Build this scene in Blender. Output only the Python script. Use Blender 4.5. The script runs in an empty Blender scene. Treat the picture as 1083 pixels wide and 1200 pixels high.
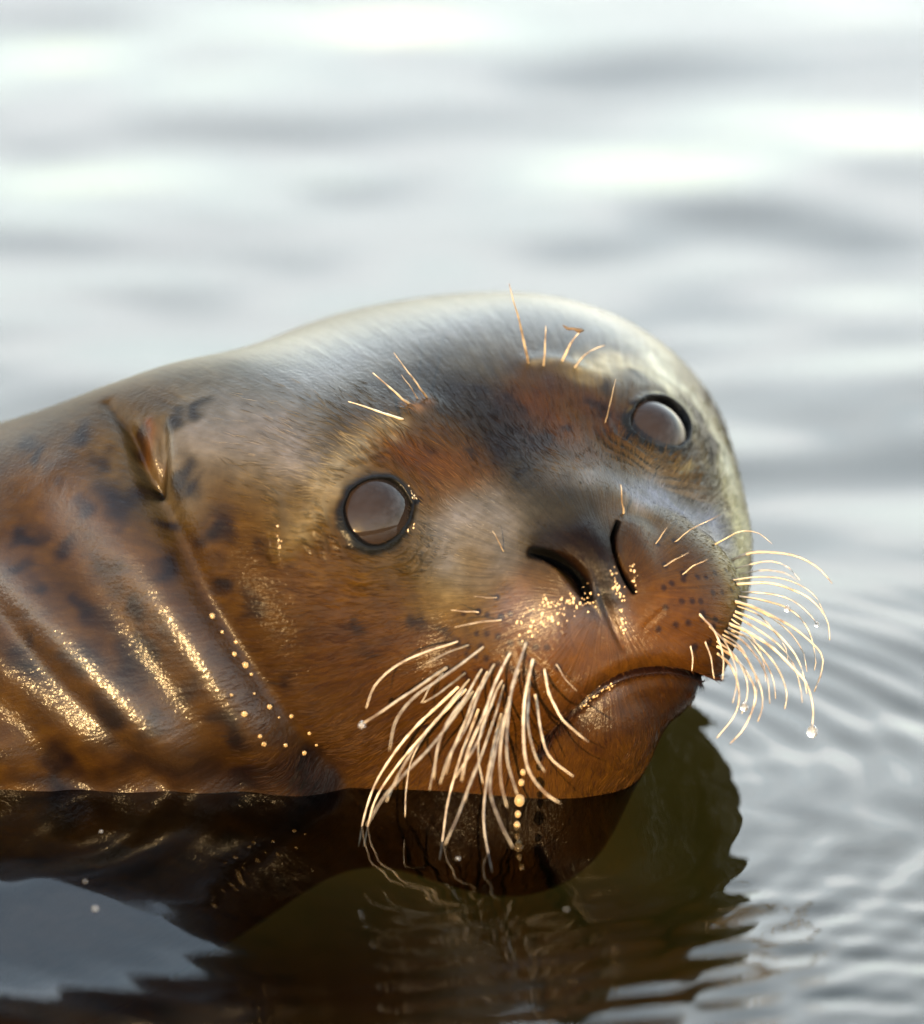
import bpy, math, random
import numpy as np
from mathutils import Vector, Matrix

random.seed(7)
rng = np.random.default_rng(7)
S = bpy.context.scene
COL = S.collection

# ------------------------------------------------------------------ camera
ALPHA = math.radians(18.0)          # the camera looks down by this much
DIST, HFOV_W = 2.8, 0.35            # metres to the seal, metres across the frame there
AIM = np.array([0.0, 0.0, 0.104])
VX = np.array([1.0, 0, 0])
VU = np.array([0, math.sin(ALPHA), math.cos(ALPHA)])
VB = np.array([0, -math.cos(ALPHA), math.sin(ALPHA)])   # towards the camera
CAMP = AIM + DIST * VB
cam_d = bpy.data.cameras.new('camera')
cam = bpy.data.objects.new('camera', cam_d)
COL.objects.link(cam)
cam.matrix_world = Matrix((( VX[0], VU[0], VB[0], CAMP[0]), (VX[1], VU[1], VB[1], CAMP[1]), (VX[2], VU[2], VB[2], CAMP[2]), (0, 0, 0, 1)))
cam_d.sensor_fit = 'HORIZONTAL'
cam_d.sensor_width = 36
cam_d.lens = 36 * DIST / HFOV_W
cam_d.clip_start, cam_d.clip_end = 0.05, 5000
cam_d.dof.use_dof = True
cam_d.dof.focus_distance = DIST - 0.005
cam_d.dof.aperture_fstop = 4.5
S.camera = cam
PXM = 1083 / HFOV_W


def pix_ray(px, py):
    """direction of the camera ray through a point of the photograph (numpy arrays allowed)"""
    a = (np.asarray(px, float) - 541.5) / PXM
    b = (600 - np.asarray(py, float)) / PXM
    d = a[..., None] * VX + b[..., None] * VU - DIST * VB
    return d / np.linalg.norm(d, axis=-1, keepdims=True)


def at(px, py, depth):
    """world point on the ray through a photograph pixel, `depth` metres behind the aim plane"""
    k = (DIST + depth) / DIST
    a = (px - 541.5) / PXM * k
    b = (600 - py) / PXM * k
    return AIM + a * VX + b * VU - depth * VB


def to_pix(p):
    q = np.asarray(p) - CAMP
    z = -(q @ VB)
    return np.stack([541.5 + (q @ VX) / z * DIST * PXM, 600 - (q @ VU) / z * DIST * PXM], -1), z


# ------------------------------------------------------------------ light
SUN_EL, SUN_AZ = math.radians(5.0), math.radians(-163.0)   # azimuth clockwise from +Y (where the camera looks)
sun_dir = np.array([math.sin(SUN_AZ) * math.cos(SUN_EL), math.cos(SUN_AZ) * math.cos(SUN_EL), math.sin(SUN_EL)])
W = bpy.data.worlds.new('World')
S.world = W
W.use_nodes = True
wn = W.node_tree.nodes
bg = wn['Background']
sky = wn.new('ShaderNodeTexSky')
sky.sky_type = 'NISHITA'
sky.sun_disc = False
sky.sun_elevation = SUN_EL
sky.sun_rotation = SUN_AZ
sky.dust_density = 1.2
# thin bright high cloud over the whole sky
wl = W.node_tree.links
wtc = wn.new('ShaderNodeTexCoord')
wmp = wn.new('ShaderNodeMapping'); wmp.inputs['Scale'].default_value = (1, 1, 2.2)
wl.new(wtc.outputs['Generated'], wmp.inputs['Vector'])
wnz = wn.new('ShaderNodeTexNoise'); wnz.inputs['Scale'].default_value = 2.6; wnz.inputs['Detail'].default_value = 5; wnz.inputs['Roughness'].default_value = .55
wl.new(wmp.outputs[0], wnz.inputs['Vector'])
wrm = wn.new('ShaderNodeMapRange'); wrm.inputs[1].default_value = .36; wrm.inputs[2].default_value = .62; wrm.inputs[3].default_value = .30; wrm.inputs[4].default_value = .95
wl.new(wnz.outputs[0], wrm.inputs[0])
wmx = wn.new('ShaderNodeMix'); wmx.data_type = 'RGBA'
wl.new(wrm.outputs[0], wmx.inputs[0]); wl.new(sky.outputs[0], wmx.inputs[6])
# the haze is brightest low over the horizon, all the way round
wsx = wn.new('ShaderNodeSeparateXYZ'); wl.new(wtc.outputs['Generated'], wsx.inputs[0])
wcr = wn.new('ShaderNodeValToRGB')
wcr.color_ramp.elements[0].color = (6.1, 5.8, 5.1, 1); wcr.color_ramp.elements[0].position = .0
wcr.color_ramp.elements[1].color = (1.7, 2.0, 2.4, 1); wcr.color_ramp.elements[1].position = .75
e_ = wcr.color_ramp.elements.new(.30); e_.color = (4.1, 4.35, 4.45, 1)
wl.new(wsx.outputs['Z'], wcr.inputs[0]); wl.new(wcr.outputs[0], wmx.inputs[7])
wl.new(wmx.outputs[2], bg.inputs[0])
bg.inputs[1].default_value = 0.15
sl = bpy.data.lights.new('sun', 'SUN')
so = bpy.data.objects.new('sun', sl)
COL.objects.link(so)
sl.energy = 2.0
sl.angle = math.radians(0.5)
sl.color = (1.0, 0.66, 0.30)
so.rotation_euler = Vector(sun_dir).to_track_quat('Z', 'Y').to_euler()
S.view_settings.view_transform = 'Standard'
S.view_settings.look = 'None'
S.view_settings.exposure = 3.0
S.view_settings.gamma = 1
S.view_settings.use_curve_mapping = False
S.render.engine = 'CYCLES'
S.cycles.use_denoising = True
S.cycles.max_bounces = 6
S.cycles.caustics_reflective = False
S.cycles.caustics_refractive = False

# ------------------------------------------------------------------ seal: form
# head frame: x towards the right of the picture, y along the snout, z to the crown; origin midway between the eyes
# columns: head x, y, z seen in (picture right, towards camera, picture up)
YAW, PITCH, ROLL = 13.0, -6.0, 17.5
# head axes as seen: base x->right, y->towards camera, z->up  (left-handed set, so treat y as mirrored depth)
B3 = np.stack([VX, VB, VU], 0)        # rows
def head_axes():
    cx, sx = math.cos(math.radians(YAW)), math.sin(math.radians(YAW))
    f = np.array([sx, cx, 0.0])                 # snout, in (right, toward, up)
    r = np.array([cx, -sx, 0.0])
    u = np.array([0, 0, 1.0])
    p = math.radians(PITCH)
    f, u = f * math.cos(p) + u * math.sin(p), u * math.cos(p) - f * math.sin(p)
    q = math.radians(ROLL)
    def roll(v):
        return np.array([v[0] * math.cos(q) - v[2] * math.sin(q), v[1], v[0] * math.sin(q) + v[2] * math.cos(q)])
    return [roll(v) @ B3 for v in (r, f, u)]
HX, HY, HZ = head_axes()
HM = np.stack([HX, HY, HZ], 0)        # rows
HO = at(602, 551, 0.045)              # eye midpoint


def head_to_world(p):
    return HO + np.asarray(p) @ HM


def world_to_head(p):
    return (p - HO) @ HM.T


def ell(p, c, r):
    q = (p - np.array(c, p.dtype)) / np.array(r, p.dtype)
    q2 = q / np.array(r, p.dtype)
    k0 = np.sqrt((q * q).sum(-1))
    k1 = np.sqrt((q2 * q2).sum(-1)) + 1e-9
    return k0 * (k0 - 1) / k1


def smin(a, b, k):
    h = np.clip(0.5 + 0.5 * (b - a) / k, 0, 1)
    return b + (a - b) * h - k * h * (1 - h)


def cone_caps(p, pts, rad):
    """smooth chain of rounded cones"""
    out = None
    for (a, ra), (b, rb) in zip(zip(pts[:-1], rad[:-1]), zip(pts[1:], rad[1:])):
        a, b = np.array(a), np.array(b)
        ab = b - a
        t = np.clip(((p - a) @ ab) / (ab @ ab), 0, 1)
        d = np.linalg.norm(p - a - t[..., None] * ab, axis=-1) - (ra + (rb - ra) * t)
        out = d if out is None else smin(out, d, 0.05)
    return out


NECK = [head_to_world((0, -0.085, -0.035)), at(300, 708, 0.055), at(130, 805, 0.078), at(-60, 880, 0.115), at(-500, 1045, 0.24), at(-1300, 1220, 0.5)]
NECKR = [0.084, 0.085, 0.094, 0.108, 0.13, 0.12]
HEAD_PRIMS = [  # centre, radii (mm), blend
    ((0, -70, -15), (98, 95, 75), 0),
    ((-34, -100, -5), (60, 62, 65), 30),
    ((0, -14, -50), (84, 68, 58), 30),
    ((0, 34, -60), (52, 48, 41), 40),
    ((0, 30, -22), (30, 48, 22), 24),
    ((24, 57, -62), (31, 28, 29), 18),
    ((-24, 57, -62), (31, 28, 29), 18),
    ((0, 66, -38), (19, 21, 15), 14),
    ((-7, 33, -98), (25, 43, 23), 10),
    ((-32, -25, -112), (46, 74, 50), 30),
]


def sdf(p):
    h = world_to_head(p)
    d = None
    for c, r, k in HEAD_PRIMS:
        e = ell(h, np.array(c) * 1e-3, np.array(r) * 1e-3)
        d = e if d is None else smin(d, e, k * 1e-3)
    n = cone_caps(p, NECK, NECKR)
    return smin(d, n, 0.045)


def grad(p, f=sdf, e=4e-4):
    k = np.array([[1, -1, -1], [-1, -1, 1], [-1, 1, -1], [1, 1, 1]], float)
    g = sum(kk * f(p + e * kk)[..., None] for kk in k)
    return g / (np.linalg.norm(g, axis=-1, keepdims=True) + 1e-12)


def surface_nets(f, lo, hi, h):
    n = np.ceil((np.array(hi) - np.array(lo)) / h).astype(int) + 1
    ax = [lo[i] + h * np.arange(n[i]) for i in range(3)]
    G = np.stack(np.meshgrid(*ax, indexing='ij'), -1)
    V = f(G.reshape(-1, 3)).reshape(n)
    s = V < 0
    c = np.zeros(n - 1, int)
    P = np.zeros(tuple(n - 1) + (3,))
    K = np.zeros(n - 1)
    corner = {}
    for i in (0, 1):
        for j in (0, 1):
            for k in (0, 1):
                sl_ = tuple(slice(o, o + m - 1) for o, m in zip((i, j, k), n))
                c += s[sl_]
                corner[i, j, k] = sl_
    for axis in range(3):
        for o1 in (0, 1):
            for o2 in (0, 1):
                a = [0, 0, 0]; others = [x for x in range(3) if x != axis]
                a[others[0]], a[others[1]] = o1, o2
                b = list(a); b[axis] = 1
                va, vb = V[corner[tuple(a)]], V[corner[tuple(b)]]
                cr = (va < 0) != (vb < 0)
                t = np.where(cr, va / np.where(cr, va - vb, 1), 0)
                q = np.array(a, float)[None, None, None] + t[..., None] * np.array([x == axis for x in range(3)], float)
                P += np.where(cr[..., None], q, 0)
                K += cr
    act = (c > 0) & (c < 8)
    idx = -np.ones(n - 1, int)
    idx[act] = np.arange(act.sum())
    ijk = np.argwhere(act)
    verts = np.array(lo) + h * (ijk + P[act] / K[act][:, None])
    quads = []
    for axis in range(3):
        o = [x for x in range(3) if x != axis]
        sa = [slice(None)] * 3; sb = [slice(None)] * 3
        sa[axis] = slice(0, -1); sb[axis] = slice(1, None)
        cr = s[tuple(sa)] != s[tuple(sb)]
        inside_first = s[tuple(sa)]
        e = np.argwhere(cr)
        ok = (e[:, o[0]] > 0) & (e[:, o[1]] > 0) & (e[:, o[0]] < n[o[0]] - 1) & (e[:, o[1]] < n[o[1]] - 1)
        e = e[ok]
        fl = inside_first[tuple(e.T)]
        q = []
        for d1, d2 in ((-1, -1), (0, -1), (0, 0), (-1, 0)):
            m = e.copy(); m[:, o[0]] += d1; m[:, o[1]] += d2
            q.append(idx[tuple(m.T)])
        q = np.stack(q, 1)
        flip = fl if axis != 1 else ~fl
        q[~flip] = q[~flip][:, ::-1]
        quads.append(q)
    return verts, np.concatenate(quads)


def refine(V, Q, sel):
    """split the selected quads in four; midpoints hanging on unsplit neighbours stay on the edge"""
    qs, rest = Q[sel], Q[~sel]
    e = np.stack([qs, np.roll(qs, -1, 1)], -1).reshape(-1, 2)
    es = np.sort(e, 1)
    key = es[:, 0].astype(np.int64) * len(V) + es[:, 1]
    uk, first, inv, cnt = np.unique(key, return_index=True, return_inverse=True, return_counts=True)
    ed = es[first]
    mid = (V[ed[:, 0]] + V[ed[:, 1]]) / 2
    mi = len(V) + inv.reshape(-1, 4)
    ce = len(V) + len(ed) + np.arange(len(qs))
    cen = V[qs].mean(1)
    new = np.concatenate([np.stack([qs[:, k], mi[:, k], ce, mi[:, k - 1]], 1) for k in range(4)])
    hang = np.zeros(len(V) + len(ed) + len(qs), bool)
    hang[len(V):len(V) + len(ed)] = cnt == 1
    pair = -np.ones((len(hang), 2), int)
    pair[len(V):len(V) + len(ed)] = ed
    return np.concatenate([V, mid, cen]), np.concatenate([rest, new]), hang, pair


def project(V, f=sdf, n=3):
    for _ in range(n):
        V = V - np.clip(f(V), -.004, .004)[:, None] * grad(V, f)
    return V


def raycast(px, py, f=sdf):
    px = np.atleast_1d(np.asarray(px, float)); py = np.atleast_1d(np.asarray(py, float))
    d = pix_ray(px, py)
    t = np.full(len(px), DIST - 0.2)
    for _ in range(160):
        t = t + np.clip(f(CAMP + t[:, None] * d), -.01, .03) * 0.8
    return CAMP + t[:, None] * d


def mesh_obj(name, V, F, mat=None, parent=None, smooth=True):
    me = bpy.data.meshes.new(name)
    F = np.asarray(F)
    if len(F):
        me.vertices.add(len(V)); me.vertices.foreach_set('co', np.asarray(V, np.float32).ravel())
        k = F.shape[1]
        me.loops.add(F.size); me.loops.foreach_set('vertex_index', F.astype(np.int32).ravel())
        me.polygons.add(len(F))
        me.polygons.foreach_set('loop_start', np.arange(0, F.size, k, dtype=np.int32))
        me.polygons.foreach_set('loop_total', np.full(len(F), k, np.int32))
        me.update(calc_edges=True)
        me.validate()
        me.polygons.foreach_set('use_smooth', np.full(len(me.polygons), smooth))
    if mat: me.materials.append(mat)
    o = bpy.data.objects.new(name, me)
    COL.objects.link(o)
    if parent is not None: o.parent = parent
    return o


# ------------------------------------------------------------------ seal: features worked into the form
def poly_dist(p, pts, rad):
    """min over the polyline of distance / local radius, and the position 0..1 along it"""
    pts = np.asarray(pts, float); rad = np.asarray(rad, float)
    out = np.full(len(p), 99.0)
    tt = np.zeros(len(p))
    lo, hi = pts.min(0) - 3.2 * rad.max(), pts.max(0) + 3.2 * rad.max()
    m = np.where(((p > lo) & (p < hi)).all(1))[0]
    if not len(m): return out, tt
    q = p[m]
    best = np.full(len(m), 99.0); bt = np.zeros(len(m))
    n = len(pts) - 1
    for i in range(n):
        ab = pts[i + 1] - pts[i]
        t = np.clip((q - pts[i]) @ ab / (ab @ ab + 1e-12), 0, 1)
        d = np.linalg.norm(q - pts[i] - t[:, None] * ab, axis=1) / (rad[i] + (rad[i + 1] - rad[i]) * t)
        c = d < best
        best[c] = d[c]; bt[c] = (i + t[c]) / n
    out[m] = best; tt[m] = bt
    return out, tt


def spline(pts, n=8):
    """Catmull-Rom through points of any dimension"""
    P = np.asarray(pts, float)
    if len(P) < 3:
        t = np.linspace(0, 1, n)[:, None]
        return P[0] * (1 - t) + P[-1] * t
    P = np.concatenate([[2 * P[0] - P[1]], P, [2 * P[-1] - P[-2]]])
    out = []
    for i in range(1, len(P) - 2):
        for t in np.linspace(0, 1, n, endpoint=False):
            a, b, c, d = P[i - 1:i + 3]
            out.append(.5 * (2 * b + (c - a) * t + (2 * a - 5 * b + 4 * c - d) * t * t + (3 * b - a - 3 * c + d) * t ** 3))
    out.append(P[-2])
    return np.array(out)


MM = 1e-3
FEATS = []        # (3-D polyline, radii, height in metres; profile)


def groove(pix, rad_mm, h_mm, prof='gauss'):
    """a furrow (h < 0) or ridge (h > 0) running over the skin along a traced line"""
    full = np.column_stack([np.asarray(pix, float), np.resize(rad_mm, len(pix)) if np.ndim(rad_mm) == 0 or len(rad_mm) != len(pix) else rad_mm, np.resize(h_mm, len(pix)) if np.ndim(h_mm) == 0 else h_mm])
    sp = spline(full, 5)
    P3 = raycast(sp[:, 0], sp[:, 1])
    FEATS.append((P3, np.maximum(sp[:, 2], .3) * MM, sp[:, 3] * MM, prof))


# neck folds
groove([(125, 470), (150, 500), (168, 545), (196, 605), (232, 685), (290, 780), (350, 862), (410, 930), (460, 1000)], [3, 6, 10, 12, 13, 13, 12, 10, 8], [-2, -9, -15, -17, -17, -17, -14, -9, -3], 'crease')
groove([(188, 492), (184, 520), (174, 556)], [2.2, 3.2, 4], [-2, -6, -5])
groove([(146, 492), (154, 520), (166, 548)], [2.2, 3, 3], [-1, -4, -4])
groove([(35, 575), (80, 640), (140, 730), (200, 815), (262, 905), (320, 1000)], [8, 14, 16, 15, 12, 10], [-1, -5, -7, -7, -6, -3])
groove([(-60, 640), (0, 725), (60, 795), (125, 860), (190, 935), (250, 1020)], [11, 14, 15, 15, 13, 10], [-6, -14, -17, -16, -10, -3], 'crease')
groove([(-60, 790), (20, 860), (90, 940), (150, 1030)], [10, 12, 10, 8], [-6, -8, -6, -2])
groove([(70, 560), (150, 655), (215, 745), (280, 835), (340, 915), (400, 1000)], [13, 17, 18, 17, 14, 11], [2, 4, 5, 5, 4, 1])
groove([(-20, 650), (45, 740), (125, 825), (205, 905), (270, 1000)], [14, 16, 16, 15, 12], [4, 7, 8, 5, 1])
groove([(-60, 935), (60, 938), (140, 938), (230, 930), (320, 925), (400, 912)], [15] * 6, [-8, -9, -9, -8, -7, -4])
# ear opening
groove([(321, 585), (325, 615), (323, 645)], [3.5, 3, 2.5], [1.2, 1.6, .6])
groove([(316, 630), (318, 648), (322, 660)], [1.6, 1.8, 1.2], [-1.5, -2.5, -1.0])
# brow tubercles
groove([(478, 490), (500, 476)], [5, 5], [1.6, 1.6])
groove([(622, 428), (650, 428), (676, 436)], [5, 5, 4], [1.2, 1.4, 1.0])
# broad relief: brows, bridge, hollows before the eyes, whisker pads
groove([(455, 515), (490, 505)], [20, 20], [2.6, 2.6])
groove([(640, 452), (690, 452)], [18, 18], [2.4, 2.4])
groove([(585, 500), (630, 570), (672, 625)], [17, 16, 14], [1.5, 2.5, 2.5])
groove([(505, 610), (535, 650), (525, 720)], [18, 20, 18], [-3.0, -4.0, -2.5])
groove([(745, 560), (800, 585), (835, 620)], [13, 14, 14], [-2.0, -3.0, -2.0])
groove([(590, 770), (630, 790)], [24, 24], [4.0, 4.0])
groove([(800, 715), (825, 740)], [17, 17], [3.0, 3.0])
groove([(470, 900), (520, 860), (540, 800)], [14, 16, 14], [-2.5, -3.5, -1.5])
groove([(700, 600), (730, 598), (765, 612)], [7, 7, 6], [-1.2, -1.5, -1.0])
# nose
NOS_L = [(626, 649), (642, 653), (660, 661), (675, 674), (684, 688), (688, 700)]
NOS_R = [(724, 612), (718, 628), (717, 645), (721, 660), (730, 676), (741, 693)]
groove([(604, 668), (630, 690), (655, 712), (672, 722)], [9, 11, 10, 8], [2.5, 3.8, 3.8, 2])
groove([(620, 632), (650, 634), (678, 646), (694, 666), (700, 690)], [4, 6, 6, 5, 4], [1.4, 3.0, 3.8, 3.8, 2.0])
groove([(690, 628), (706, 650), (713, 672), (722, 692)], [5, 5, 4.5, 4], [2.0, 3.4, 3.4, 1.4])
groove([(745, 622), (748, 650), (760, 680)], [7, 8, 7], [2.2, 3.0, 2.2])
groove(NOS_L, [.7, 1.5, 2.4, 3.0, 2.7, 1.2], [-2, -7, -11, -12, -10, -4], 'slot')
groove(NOS_R, [.4, .8, 1.1, 1.2, 1.1, .7], [-2, -6, -7.5, -7, -5, -2], 'slot')
groove([(668, 634), (684, 650), (696, 674), (703, 694), (713, 716), (722, 740), (728, 758)], [1.0, 1.3, 1.4, 1.6, 2.0, 1.8, 1.0], [-.3, -1.0, -1.3, -2.0, -2.6, -2.2, -.8])
groove([(686, 700), (695, 712), (703, 724)], [1.5, 1.6, 1.2], [-1.5, -1.2, -.4])
# lips
MOUTH = [(632, 884), (645, 862), (665, 838), (690, 815), (712, 800), (738, 790), (770, 785), (800, 787), (824, 795), (846, 802), (858, 806)]
groove([(a - 4, b - 20) for a, b in MOUTH], [5] * 11, [0, 1, 1.6, 2.0, 2.2, 2.2, 2.2, 2.2, 2.0, 1.4, .5])
groove(MOUTH, [1.2, 1.6, 1.8, 1.8, 1.8, 1.9, 1.9, 1.9, 1.8, 1.6, 1.0], [-1, -3, -4, -4, -4, -4.2, -4.4, -4.4, -4, -3, -1], 'slot')

groove([(a + 2, b + 11) for a, b in MOUTH], [3.2] * 11, [-.5, -1.4, -2.0, -2.2, -2.2, -2.2, -2.2, -2.2, -2.0, -1.2, -.3])
groove([(a + 4, b + 46) for a, b in MOUTH], [8] * 11, [0, .4, 1.0, 1.6, 2.0, 2.0, 2.0, 1.6, 1.0, .4, 0])
# fine wrinkles of the lips and the muzzle
for w_ in ([(655, 815), (680, 838)], [(768, 800), (775, 812)], [(612, 760), (640, 785), (655, 812)], [(755, 735), (775, 715)], [(668, 800), (690, 822)]):
    groove(w_, [1.0] * len(w_), [-.5] * len(w_))

EYES = []   # centre on skin, normal, tangents, opening table


def eye_site(cx, cy, table, out_mm):
    c = raycast(cx, cy)[0]
    n = grad(c[None])[0]
    v = pix_ray(cx, cy)
    # tangent axes that follow picture right and picture up over the skin
    t = VX - n * (VX @ n); u = VU - n * (VU @ n)
    tab = []
    for px, py in table:
        q = raycast(px, py)[0] - c
        tab.append((q @ VX, q @ VU))
    a = np.array(tab)
    # the opening in skin-tangent coordinates
    M = np.array([[t @ t, t @ u], [u @ t, u @ u]])
    e1 = t / np.linalg.norm(t); e2 = np.cross(n, e1)
    pts = np.array([raycast(px, py)[0] - c for px, py in table])
    uv = np.column_stack([pts @ e1, pts @ e2])
    ang = np.arctan2(uv[:, 1], uv[:, 0]); rad = np.linalg.norm(uv, axis=1)
    o = np.argsort(ang)
    EYES.append(dict(c=c, n=n, e1=e1, e2=e2, ang=ang[o], rad=rad[o], out=out_mm * MM))


eye_site(439, 605, [(402, 606), (406, 588), (418, 575), (436, 570), (454, 571), (468, 579), (478, 592), (477, 603), (470, 616), (462, 629), (448, 638), (432, 640), (416, 633), (406, 621)], 0)
eye_site(767, 502, [(735, 500), (739, 489), (750, 478), (765, 473), (780, 476), (791, 485), (797, 498), (798, 512), (793, 522), (780, 528), (765, 526), (750, 520), (739, 511)], 0)


def vnoise(p, scale, seed=0):
    """smooth value noise in 3-D"""
    q = p * scale + seed * 17.31
    i = np.floor(q).astype(np.int64); f = q - i
    f = f * f * (3 - 2 * f)
    out = 0
    for dx in (0, 1):
        for dy in (0, 1):
            for dz in (0, 1):
                h = ((i[:, 0] + dx) * 374761393 + (i[:, 1] + dy) * 668265263 + (i[:, 2] + dz) * 2147483647 + seed * 144269) & 0x7fffffff
                h = (h ^ (h >> 13)) * 1274126177 & 0x7fffffff
                val = ((h ^ (h >> 16)) & 0xffff) / 65535.0
                wx = f[:, 0] if dx else 1 - f[:, 0]; wy = f[:, 1] if dy else 1 - f[:, 1]; wz = f[:, 2] if dz else 1 - f[:, 2]
                out = out + val * wx * wy * wz
    return out


def eye_coords(p, e):
    q = p - e['c']
    u, v, w = q @ e['e1'], q @ e['e2'], q @ e['n']
    r = np.hypot(u, v)
    a = np.arctan2(v, u)
    R = np.interp(a, np.concatenate([e['ang'] - 2 * np.pi, e['ang'], e['ang'] + 2 * np.pi]), np.tile(e['rad'], 3))
    R = R + .0009 * (vnoise(p, 230, 71) - .5) + .0012 * (vnoise(p, 90, 72) - .5)
    return r, R, a, np.abs(w) < .03


def ss(x, a, b):
    t = np.clip((x - a) / (b - a), 0, 1)
    return t * t * (3 - 2 * t)


def displace(p):
    h = np.zeros(len(p))
    for P3, R, H, prof in FEATS:
        d, t = poly_dist(p, P3, R)
        hh = np.interp(t, np.linspace(0, 1, len(H)), H)
        if prof == 'gauss':
            h += hh * np.exp(-d * d)
        elif prof == 'crease':
            h += hh * 1.25 * np.exp(-1.5 * np.sqrt(d * d + .12))
        else:
            h += hh * (1 - ss(d, .30, 1.4))
    for k, e in enumerate(EYES):
        r, R, a, ok = eye_coords(p, e)
        g = r - R
        # soft swelling of the lids, a rolled rim and the drop to the eyeball
        hh = 3.2 * MM * np.exp(-(np.maximum(g, 0) / .013) ** 2)
        hh += (.5 + .7 * ss(np.sin(a), -.3, .5)) * MM * np.exp(-((g - .0010) / .0018) ** 2)
        hh -= 0.45 * MM * np.exp(-((g - .0048) / .0022) ** 2)
        lo_ = ss(-np.sin(a), -.2, .6)
        hh -= 9.0 * MM * (1 - ss(g, -.0016 - .0030 * lo_, .0012))
        # creases that run round the eye, strongest below and behind
        amp = (.12 + .88 * ss(-np.sin(a), -.2, .8)) * np.exp(-((g - .011) / .008) ** 2) * ss(vnoise(p, 90, 5), .25, .7)
        ph = g / .0042 * 2 * np.pi + 2.0 * np.sin(a * 2 + k) + 14 * vnoise(p, 75, 3)
        hh += .75 * MM * amp * np.sin(ph)
        h += np.where(ok, hh, 0)
    return h


EYEBALLS = []
for k, e in enumerate(EYES):
    Rb = (0.0220, 0.0205)[k]
    up_ = e['e2'] - e['e1'] * 0
    ra = e['rad'].mean()
    # the ball's front stands just proud of the plane of the lid rim
    depth = 3.2 * MM + 0.5 * MM + 0.5 * MM
    sh = np.array([(.0008, .0031), (.0014, .0020)][k])
    drop = Rb - math.sqrt(Rb ** 2 - sh @ sh)
    ce = e['c'] + e['n'] * (depth + (.0008, .0016)[k] + drop - Rb) + e['e1'] * sh[0] + e['e2'] * sh[1]
    EYEBALLS.append((ce, e['n'], Rb))

V, Q = surface_nets(sdf, (-0.40, -0.18, -0.13), (0.16, 0.55, 0.26), 0.005)
V = project(V)
keep = (V[Q].mean(1)[:, 2] > -0.12)
Q = Q[keep]
hangs = []
V, Q, hg, pr = refine(V, Q, np.ones(len(Q), bool)); V = project(V, n=2)
NECKC = at(150, 700, 0.1)
for lvl in range(2):
    c = V[Q].mean(1)
    n_ = grad(c)
    vis = ((n_ * (CAMP - c) / np.linalg.norm(CAMP - c, axis=1, keepdims=True)).sum(1) > -0.25) & (c[:, 2] > -.02)
    px, _ = to_pix(c)
    vis &= (px[:, 0] > -60)
    if lvl == 1:
        hc = world_to_head(c)
        vis &= (hc[:, 1] > -.05) & (np.linalg.norm(hc - np.array([0, .02, -.04]), axis=1) < .125)
    small = np.linalg.norm(V[Q[:, 0]] - V[Q[:, 1]], axis=1) < 0.0045 / 2 ** lvl
    V, Q, hg, pr = refine(V, Q, vis & small)
    m = np.arange(len(V)) >= 0
    V = project(V, n=2)
    hangs.append((hg, pr))
NB = grad(V)
BASE = V.copy()
V = V + NB * displace(BASE)[:, None]
for hg, pr in hangs:
    i = np.where(hg)[0]
    V[i] = (V[pr[i, 0]] + V[pr[i, 1]]) / 2
PIX, _ = to_pix(V)
# ------------------------------------------------------------------ materials
def mat(name):
    m = bpy.data.materials.new(name); m.use_nodes = True
    return m, m.node_tree.nodes, m.node_tree.links, m.node_tree.nodes['Principled BSDF']


def node(nt, kind, **kw):
    n = nt.new(kind)
    for k, v in kw.items():
        if k.startswith('_'): setattr(n, k[1:], v)
        else: n.inputs[k.replace('__', ' ')].default_value = v
    return n


print('seal verts', len(V), 'faces', len(Q))


# traced whiskers
ZX = lambda L: [(400 + x / 1.805, 580 + y / 1.805) for x, y in L]
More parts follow.
